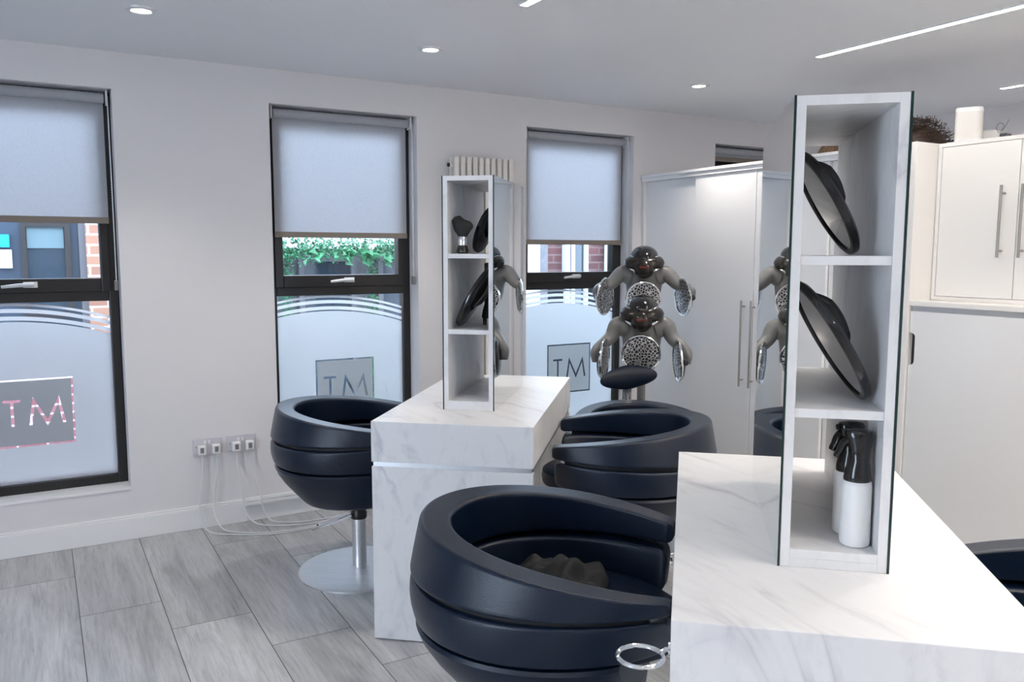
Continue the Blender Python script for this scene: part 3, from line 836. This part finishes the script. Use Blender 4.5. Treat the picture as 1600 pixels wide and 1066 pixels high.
bm = bmesh.new(); tube(bm, [(-.022, -.010, 1.655), (-.010, -.010, 1.655)], .012, 14); obj('bleed_valve', bm, M['black'], t, smooth=True)
for x in (.04, .36):
    obj('wall_bracket', boxes((x-.008, x+.008, .026, .0745, 1.48, 1.52)), M['rad'], t)
for x in (.02, .02+.0402*9): obj('foot', boxes((x-.010, x+.010, -.03, .012, -.2995, .002)), M['rad'], t)

# ------------------------------------------------------------------ cabinets along the partition
CX = 3.60
t = thing('tall_cabinet', 'tall white cupboard with two tall doors standing against the window wall', 'cabinet', (CX, 2.44, 0), 0)
L = 4.462-2.44
obj('carcass', boxes((.026, .40, .03, L-.002, .0, 1.925)), M['lam'], t)
obj('end_panel', boxes((-.012, .405, .0, .028, .0, 1.968)), M['lam2'], t, bevel=.002)
obj('end_panel', boxes((-.004, .026, L-.018, L, .0, 1.925)), M['lam'], t, bevel=.001)
obj('cornice', boxes((-.024, .405, .030, L+.0, 1.950, 1.968), (-.014, .405, .030, L, 1.925, 1.950)), M['lam'], t, bevel=.002)
obj('fixed_panel', boxes((.018, .026, 1.503, L-.018, .06, 1.924)), M['lam'], t, bevel=.001)
obj('fixed_panel', boxes((.018, .026, .028, .490, .06, 1.924)), M['lam'], t, bevel=.001)
for a, b, hy in ((.996, 1.502, 1.055), (.492, .992, .978)):
    d = obj('door', boxes((-.004, .0175, a, b, .06, 1.924)), M['lam'], t, bevel=.0015)
    bm = bmesh.new(); tube(bm, [(-.036, hy, .662), (-.036, hy, 1.172)], .006, 12)
    for z in (.70, 1.135): tube(bm, [(-.036, hy, z), (-.004, hy, z)], .0045, 10)
    obj('bar_handle', bm, M['handle'], d, smooth=True)
obj('plinth', boxes((.035, .39, .03, L-.02, 0, .06)), M['lam'], t)

t = thing('low_cabinet', 'low white cupboard with a recessed dark finger grip at the right', 'cabinet', (CX, .90, 0), 0)
L = 2.438-.90
obj('carcass', boxes((.022, .60, .0, L, .0, 1.175)), M['lam'], t)
bm = bmesh.new()
poly = [(L-.002, .05), (L-.002, .916)]
for i in range(9): a = -PI/2+PI/2*i/8; poly.append((L-.010-.020*math.sin(PI/2*i/8) if i else L-.002, .916+.018*(1-math.cos(PI/2*i/8))))
poly += [(L-.031, .935), (L-.031, 1.052)]
for i in range(9): poly.append((L-.031+.022*(1-math.cos(PI/2*i/8)), 1.052+.019*math.sin(PI/2*i/8)))
poly += [(L-.002, 1.072), (L-.002, 1.175), (.60, 1.175), (.60, .05)]
prism(bm, poly, .020, lambda u, v, w: Vector((w, u, v)))
dd = obj('door', bm, M['lam'], t)
obj('finger_grip', boxes((.0205, .0218, L-.034, L-.003, .912, 1.076)), M['matt'], dd)['label'] = 'dark recessed finger grip'
obj('door', boxes((0, .020, .004, .596, .05, 1.175)), M['lam'], t, bevel=.0015)
obj('rail_channel', boxes((.012, .60, 0, L, 1.1755, 1.199)), M['alu'], t)
t = thing('worktop', 'white worktop ledge between the low cupboard and the wall cupboard', 'worktop', (CX, .90, 1.1995), 0)
obj('ledge', boxes((-.006, .62, 0, L, 0, .0245)), M['lam2'], t, bevel=.003)
t = thing('upper_cabinet', 'white upper cupboard with bar handles standing on the worktop', 'cabinet', (3.75, 1.24, 1.2245), 0)
L = 2.437-1.24; H = .741
obj('carcass', boxes((.0, .36, 0, L, 0, .018), (.0, .36, 0, L, H-.018, H), (.0, .36, 0, .018, .018, H-.018), (.0, .36, L-.018, L, .018, H-.018), (.34, .36, .018, L-.018, .018, H-.018)), M['lam2'], t, bevel=.001)
for a, b, hy in ((.815, L-.0205, .872), (.414, .812, .78)):
    d = obj('door', boxes((.001, .020, a, b, .020, H-.020)), M['lam2'], t, bevel=.001)
    bm = bmesh.new(); tube(bm, [(-.034, hy, .205), (-.034, hy, .525)], .006, 12)
    for z in (.235, .49): tube(bm, [(-.034, hy, z), (.001, hy, z)], .0045, 10)
    obj('bar_handle', bm, M['handle'], d, smooth=True)
obj('door', boxes((.001, .020, .020, .411, .020, H-.020)), M['lam2'], t, bevel=.001)

TOPZ = 1.2245+.741
t = thing('speaker', 'white rounded loudspeaker standing on top of the right white cupboard', 'speaker', (3.845, 2.355, TOPZ+.0003), R(-62), None)
bm = bmesh.new()
def rsq(w, d, z, n=48, e=.42): return [(w*math.copysign(abs(math.cos(2*PI*i/n))**e, math.cos(2*PI*i/n)), d*math.copysign(abs(math.sin(2*PI*i/n))**e, math.sin(2*PI*i/n)), z) for i in range(n)]
loft(bm, [rsq(.050, .050, 0), rsq(.055, .055, .004), rsq(.058, .058, .016)], True, True, True); obj('base', bm, M['white'], t, smooth=True)
bm = bmesh.new(); loft(bm, [rsq(.0575, .0575, .016), rsq(.0575, .0575, .140)], True, True, True)
obj('grille', bm, mat_noisecol('speaker cloth', (.66, .64, .62), (.78, .76, .74), 260, .8), t, smooth=True)
bm = bmesh.new(); loft(bm, [rsq(.058, .058, .140), rsq(.058, .058, .157), rsq(.055, .055, .161), rsq(.040, .040, .1615)], True, True, True); obj('top_cap', bm, M['white'], t, smooth=True)

def wig(name, label, loc, rx, ry, rz, curly, mat):
    t = thing('wig', label, 'wig', loc, 0, None)
    bm = bmesh.new(); ls = []
    for j in range(11):
        th = PI/2*j/10; k = math.cos(th)*.995+.005
        ls.append([(rx*k*math.cos(2*PI*i/32), ry*k*math.sin(2*PI*i/32), rz*math.sin(th)*.93+.004) for i in range(32)])
    loft(bm, ls, True, True, True); obj('hair_cap', bm, mat, t, smooth=True)
    bm = bmesh.new()
    for k in range(420 if curly else 260):
        az = random.uniform(0, 2*PI); el = math.asin(random.uniform(.04, 1)); n = Vector((math.cos(el)*math.cos(az), math.cos(el)*math.sin(az), math.sin(el)))
        p = Vector((n.x*rx, n.y*ry, n.z*rz+.006))
        pts = []
        if curly:
            s = Vector((-n.y, n.x, 0)).normalized() if abs(n.z) < .99 else Vector((1, 0, 0)); r = random.uniform(.008, .016); ph = random.uniform(0, 6)
            d = (n*.5+Vector((random.uniform(-1, 1), random.uniform(-1, 1), random.uniform(-.3, .6)))).normalized()
            for i in range(9): a = ph+i*.85; pts.append(p+n*(.002+r*(1-math.cos(a))*.6)+s*r*math.sin(a)+d*.0035*i)
        else:
            e2 = el
            for i in range(7):
                ee = el+(PI/2-el)*.0-(el*.9)*i/6; q = Vector((math.cos(ee)*math.cos(az)*rx, math.cos(ee)*math.sin(az)*ry, max(.004, math.sin(ee)*rz)))
                pts.append(q*1.02)
        pts = [Vector((q.x, q.y, max(.003, q.z))) for q in pts]
        tube(bm, pts, .0014 if curly else .0026, 4)
    obj('curls' if curly else 'strands', bm, mat, t, smooth=True)
    return t
wig('wig', 'dark brown curly wig resting on the white cupboard left of the speaker', (3.865, 2.645, 1.9685), .125, .155, .125, True, M['hair'])
wig('wig', 'straight streaked brown wig on the tall cupboard, seen through the near tower', (3.83, 3.05, 1.9685), .11, .135, .10, False, M['hair2'])
t = thing('folded_towel', 'pale rounded towel on the cupboard just right of the speaker', 'towel', (3.99, 2.355, TOPZ+.0003), 0)
bm = bmesh.new(); ls = []
for z, k in ((0, .9), (.015, 1), (.042, .97), (.062, .8), (.071, .4), (.072, .05)): ls.append([(.05*k*math.cos(2*PI*i/28), .075*k*math.sin(2*PI*i/28), z) for i in range(28)])
loft(bm, ls, True, True, True); obj('roll', bm, M['trim'], t, smooth=True)
t = thing('power_adapter', 'small dark grey adapter with a thin looped wire beside the pale towel', 'adapter', (3.97, 2.252, TOPZ+.0003), 0)
obj('body', boxes((-.02, .02, -.018, .018, 0, .042)), M['extgrey'], t, bevel=.004)
bm = bmesh.new(); tube(bm, bez([(0, .012, .040), (0, .035, .055), (0, .045, .078), (0, .028, .095), (0, .010, .080), (0, .020, .058), (0, .005, .072), (0, -.012, .105)], 6), .0014, 6); obj('wire', bm, M['greyp'], t, smooth=True)

# ------------------------------------------------------------------ street outside
struct(obj('ground', boxes((-12, 16, D+WT, 16, -.25, -.12)), M['paving']))
YE = 6.80
t = thing('shopfront', 'dark blue shopfront across the street seen through the leftmost window', 'shop', (0, YE, -.12), 0)
obj('wall', boxes((-3.2, .27, .0, .3, 0, 2.5)), M['navy'], t)
obj('corner_post', boxes((.27, .315, -.03, .3, 0, 2.5)), M['extgrey'], t)
w = obj('window_frame', boxes((-.09, -.06, -.04, .0, 1.10, 1.80), (.18, .215, -.04, .0, 1.10, 1.80), (-.06, .18, -.04, 0, 1.745, 1.80), (-.06, .18, -.04, 0, 1.10, 1.13)), M['frame'], t)
obj('pane', boxes((-.06, .18, -.012, -.004, 1.13, 1.745)), M['extdark'], w)
obj('window_blind', boxes((-.055, .175, -.02, -.013, 1.595, 1.745)), pbr('teal shade', (.07, .12, .14), .7), w)
obj('sign_board', boxes((-.42, -.16, -.04, -.0, 1.60, 1.69)), M['cyan'], t)
obj('poster', boxes((-.23, -.15, -.03, 0, 1.455, 1.585)), M['ext'], t)
t = thing('brick_pier', 'buff brick pier beside the dark blue shopfront across the street', 'pier', (.315, YE-.1, -.12), 0)
obj('brickwork', boxes((0, .75, 0, .4, 0, 2.5)), M['brick'], t)
t = thing('garden_wall', 'low pink brick wall outside the leftmost window', 'wall', (-1.5, 6.3, -.12), 0)
obj('brickwork', boxes((0, 1.85, 0, .22, 0, .86)), M['pinkbrick'], t)
obj('coping', boxes((-.02, 1.87, -.02, .24, .86, .90)), M['ext'], t)
t = thing('ivy_shopfront', 'grey timber shopfront with dark panes behind the ivy across the street', 'shop', (1.2, YE, -.12), 0)
obj('fascia', boxes((0, 2.6, .06, .4, 1.60, 2.5)), M['ext'], t)
obj('backing', boxes((0, 2.6, .12, .4, 0, 1.60)), M['extgrey'], t)
for a, b in ((.69, 1.19), (1.39, 1.95), (2.05, 2.55), (.04, .52)):
    w = obj('panel_frame', boxes((a, a+.045, .04, .12, .05, 1.545), (b-.045, b, .04, .12, .05, 1.545), (a+.045, b-.045, .04, .12, 1.49, 1.545), (a+.045, b-.045, .04, .12, .05, .12)), M['extgrey'], t)
    obj('pane', boxes((a+.045, b-.045, .09, .10, .12, 1.49)), M['extdark'], w)
bm = bmesh.new()
def leaf(bm, p, s, mi=0):
    a = Vector((random.uniform(-1, 1), random.uniform(-1, -.1), random.uniform(-1, .4))).normalized(); b = a.cross(Vector((random.uniform(-1, 1), random.uniform(-1, 1), random.uniform(-1, 1)))).normalized()
    c = a.cross(b)*.25
    f = bm.faces.new([bm.verts.new(q) for q in (p, p+(a*.5+b*.32+c)*s, p+a*s, p+(a*.5-b*.32+c)*s)]); f.material_index = mi
for k in range(3000): leaf(bm, Vector((random.uniform(0, 2.5), random.uniform(-.08, .07), random.gauss(0, .045)+.012*math.sin(k))), random.uniform(.022, .042))
for x0 in (.50, 1.235):
    for k in range(900): leaf(bm, Vector((x0+random.gauss(0, .028), random.uniform(-.02, .1), random.uniform(-1.45, 0))), random.uniform(.02, .036))
for k in range(60):
    x = random.choice((.95, 1.12, 1.36, .7, 1.5)); leaf(bm, Vector((x+random.gauss(0, .03), -.09, -.05+random.gauss(0, .02))), random.uniform(.06, .12))
for x0, z0 in ((1.19, .03), (.49, .04), (1.42, .075)):
    for k in range(14): leaf(bm, Vector((x0+random.gauss(0, .012), -.10, z0+random.gauss(0, .012))), .035, 1)
o = obj('ivy_garland', bm, [M['ivy'], M['petal']], None); o.location = (1.27, YE-.07, 1.48)
tag(o, 'bright green ivy garland with cream flowers across the shopfront outside the middle window', 'ivy', None, 'stuff')
t = thing('brick_house', 'red brick house with pale window frames outside the window behind the hood dryers', 'house', (3.95, YE, -.12), 0)
obj('brickwork', boxes((.28, 2.4, .02, .4, 0, 2.1)), M['redbrick'], t)
obj('base_course', boxes((.37, 2.4, -.01, .02, 0, 1.24)), pbr('dark plinth', (.003, .006, .011), .8, 0, .1), t)
obj('white_door', boxes((-.05, .27, -.02, .2, 0, 2.1)), M['ext'], t)
obj('door_post', boxes((.27, .36, -.02, .2, 0, 2.1)), M['extgrey'], t)
w = obj('window_frame', boxes((.55, .60, -.05, .02, .9, 2.08), (.62, .66, -.05, .02, .9, 2.08), (.78, .82, -.05, .02, .9, 2.08), (.60, .82, -.05, .02, .86, .9)), M['ext'], t)
obj('pane', boxes((.60, .80, -.02, .019, .9, 2.08)), M['extdark'], w)
obj('white_post', boxes((1.05, 1.18, -.08, .0, 0, 2.1)), M['ext'], t)
for z in (1.36, 1.48, 1.60): obj('hinge', boxes((1.09, 1.14, -.10, -.08, z, z+.015)), M['black'], t)

# ------------------------------------------------------------------ light
w = bpy.data.worlds.new('sky'); S.world = w; w.use_nodes = True
nt = w.node_tree; bg = nt.nodes['Background']
tc = node(nt, 'ShaderNodeTexCoord'); sp = node(nt, 'ShaderNodeSeparateXYZ'); nt.links.new(tc.outputs['Generated'], sp.inputs[0])
c = ramp(nt, sp.outputs[2], [(0, (.55, .66, .80)), (.35, (.72, .84, 1.0))])
nt.links.new(c, bg.inputs[0]); bg.inputs[1].default_value = 6.6

def lamp(name, kind, loc, power, color, rot=(0, 0, 0), **kw):
    l = bpy.data.lights.new(name, kind); l.energy = power; l.color = color
    for k, v in kw.items(): setattr(l, k, v)
    o = bpy.data.objects.new(name, l); COL.objects.link(o); o.location = loc; o.rotation_euler = rot
    return o
for x in (.409, 1.66, 3.34, 4.9): lamp('downlight', 'SPOT', (x, 3.652, CE-.02), 16, (1, .93, .85), spot_size=R(110), spot_blend=.8, shadow_soft_size=.035)
for x in (-1.6, .0, 1.7, 2.5):
    for y in (-2.2, -.6): lamp('added_fill_spot', 'SPOT', (x, y, CE-.02), 22, (1, .94, .87), spot_size=R(140), spot_blend=.8, shadow_soft_size=.05)  # spots added over the unseen part of the room as fill light

for x, y in ((2.65, 1.15), (2.65, -.3)): lamp('added_fill_spot', 'SPOT', (x, y, CE-.02), 22, (1, .91, .80), spot_size=R(150), spot_blend=.8, shadow_soft_size=.05)  # warm spots added out of view to brighten the cupboards and counter tops

# ------------------------------------------------------------------ camera
cam = bpy.data.cameras.new('camera'); co = bpy.data.objects.new('camera', cam); COL.objects.link(co)
co.location = (0, 0, 1.45)
co.rotation_euler = (R(90-6.166), 0, R(-29.96))
co.rotation_euler = (Matrix.Rotation(R(-29.96), 3, 'Z') @ Matrix.Rotation(R(90-6.166), 3, 'X') @ Matrix.Rotation(R(.079), 3, 'Z')).to_euler()
cam.sensor_width = 36; cam.lens = 1282.2/1600*36; cam.clip_start = .05
S.camera = co
S.view_settings.view_transform = 'Standard'; S.view_settings.look = 'None'; S.view_settings.gamma = 1; S.view_settings.use_curve_mapping = False
S.view_settings.exposure = 1.04
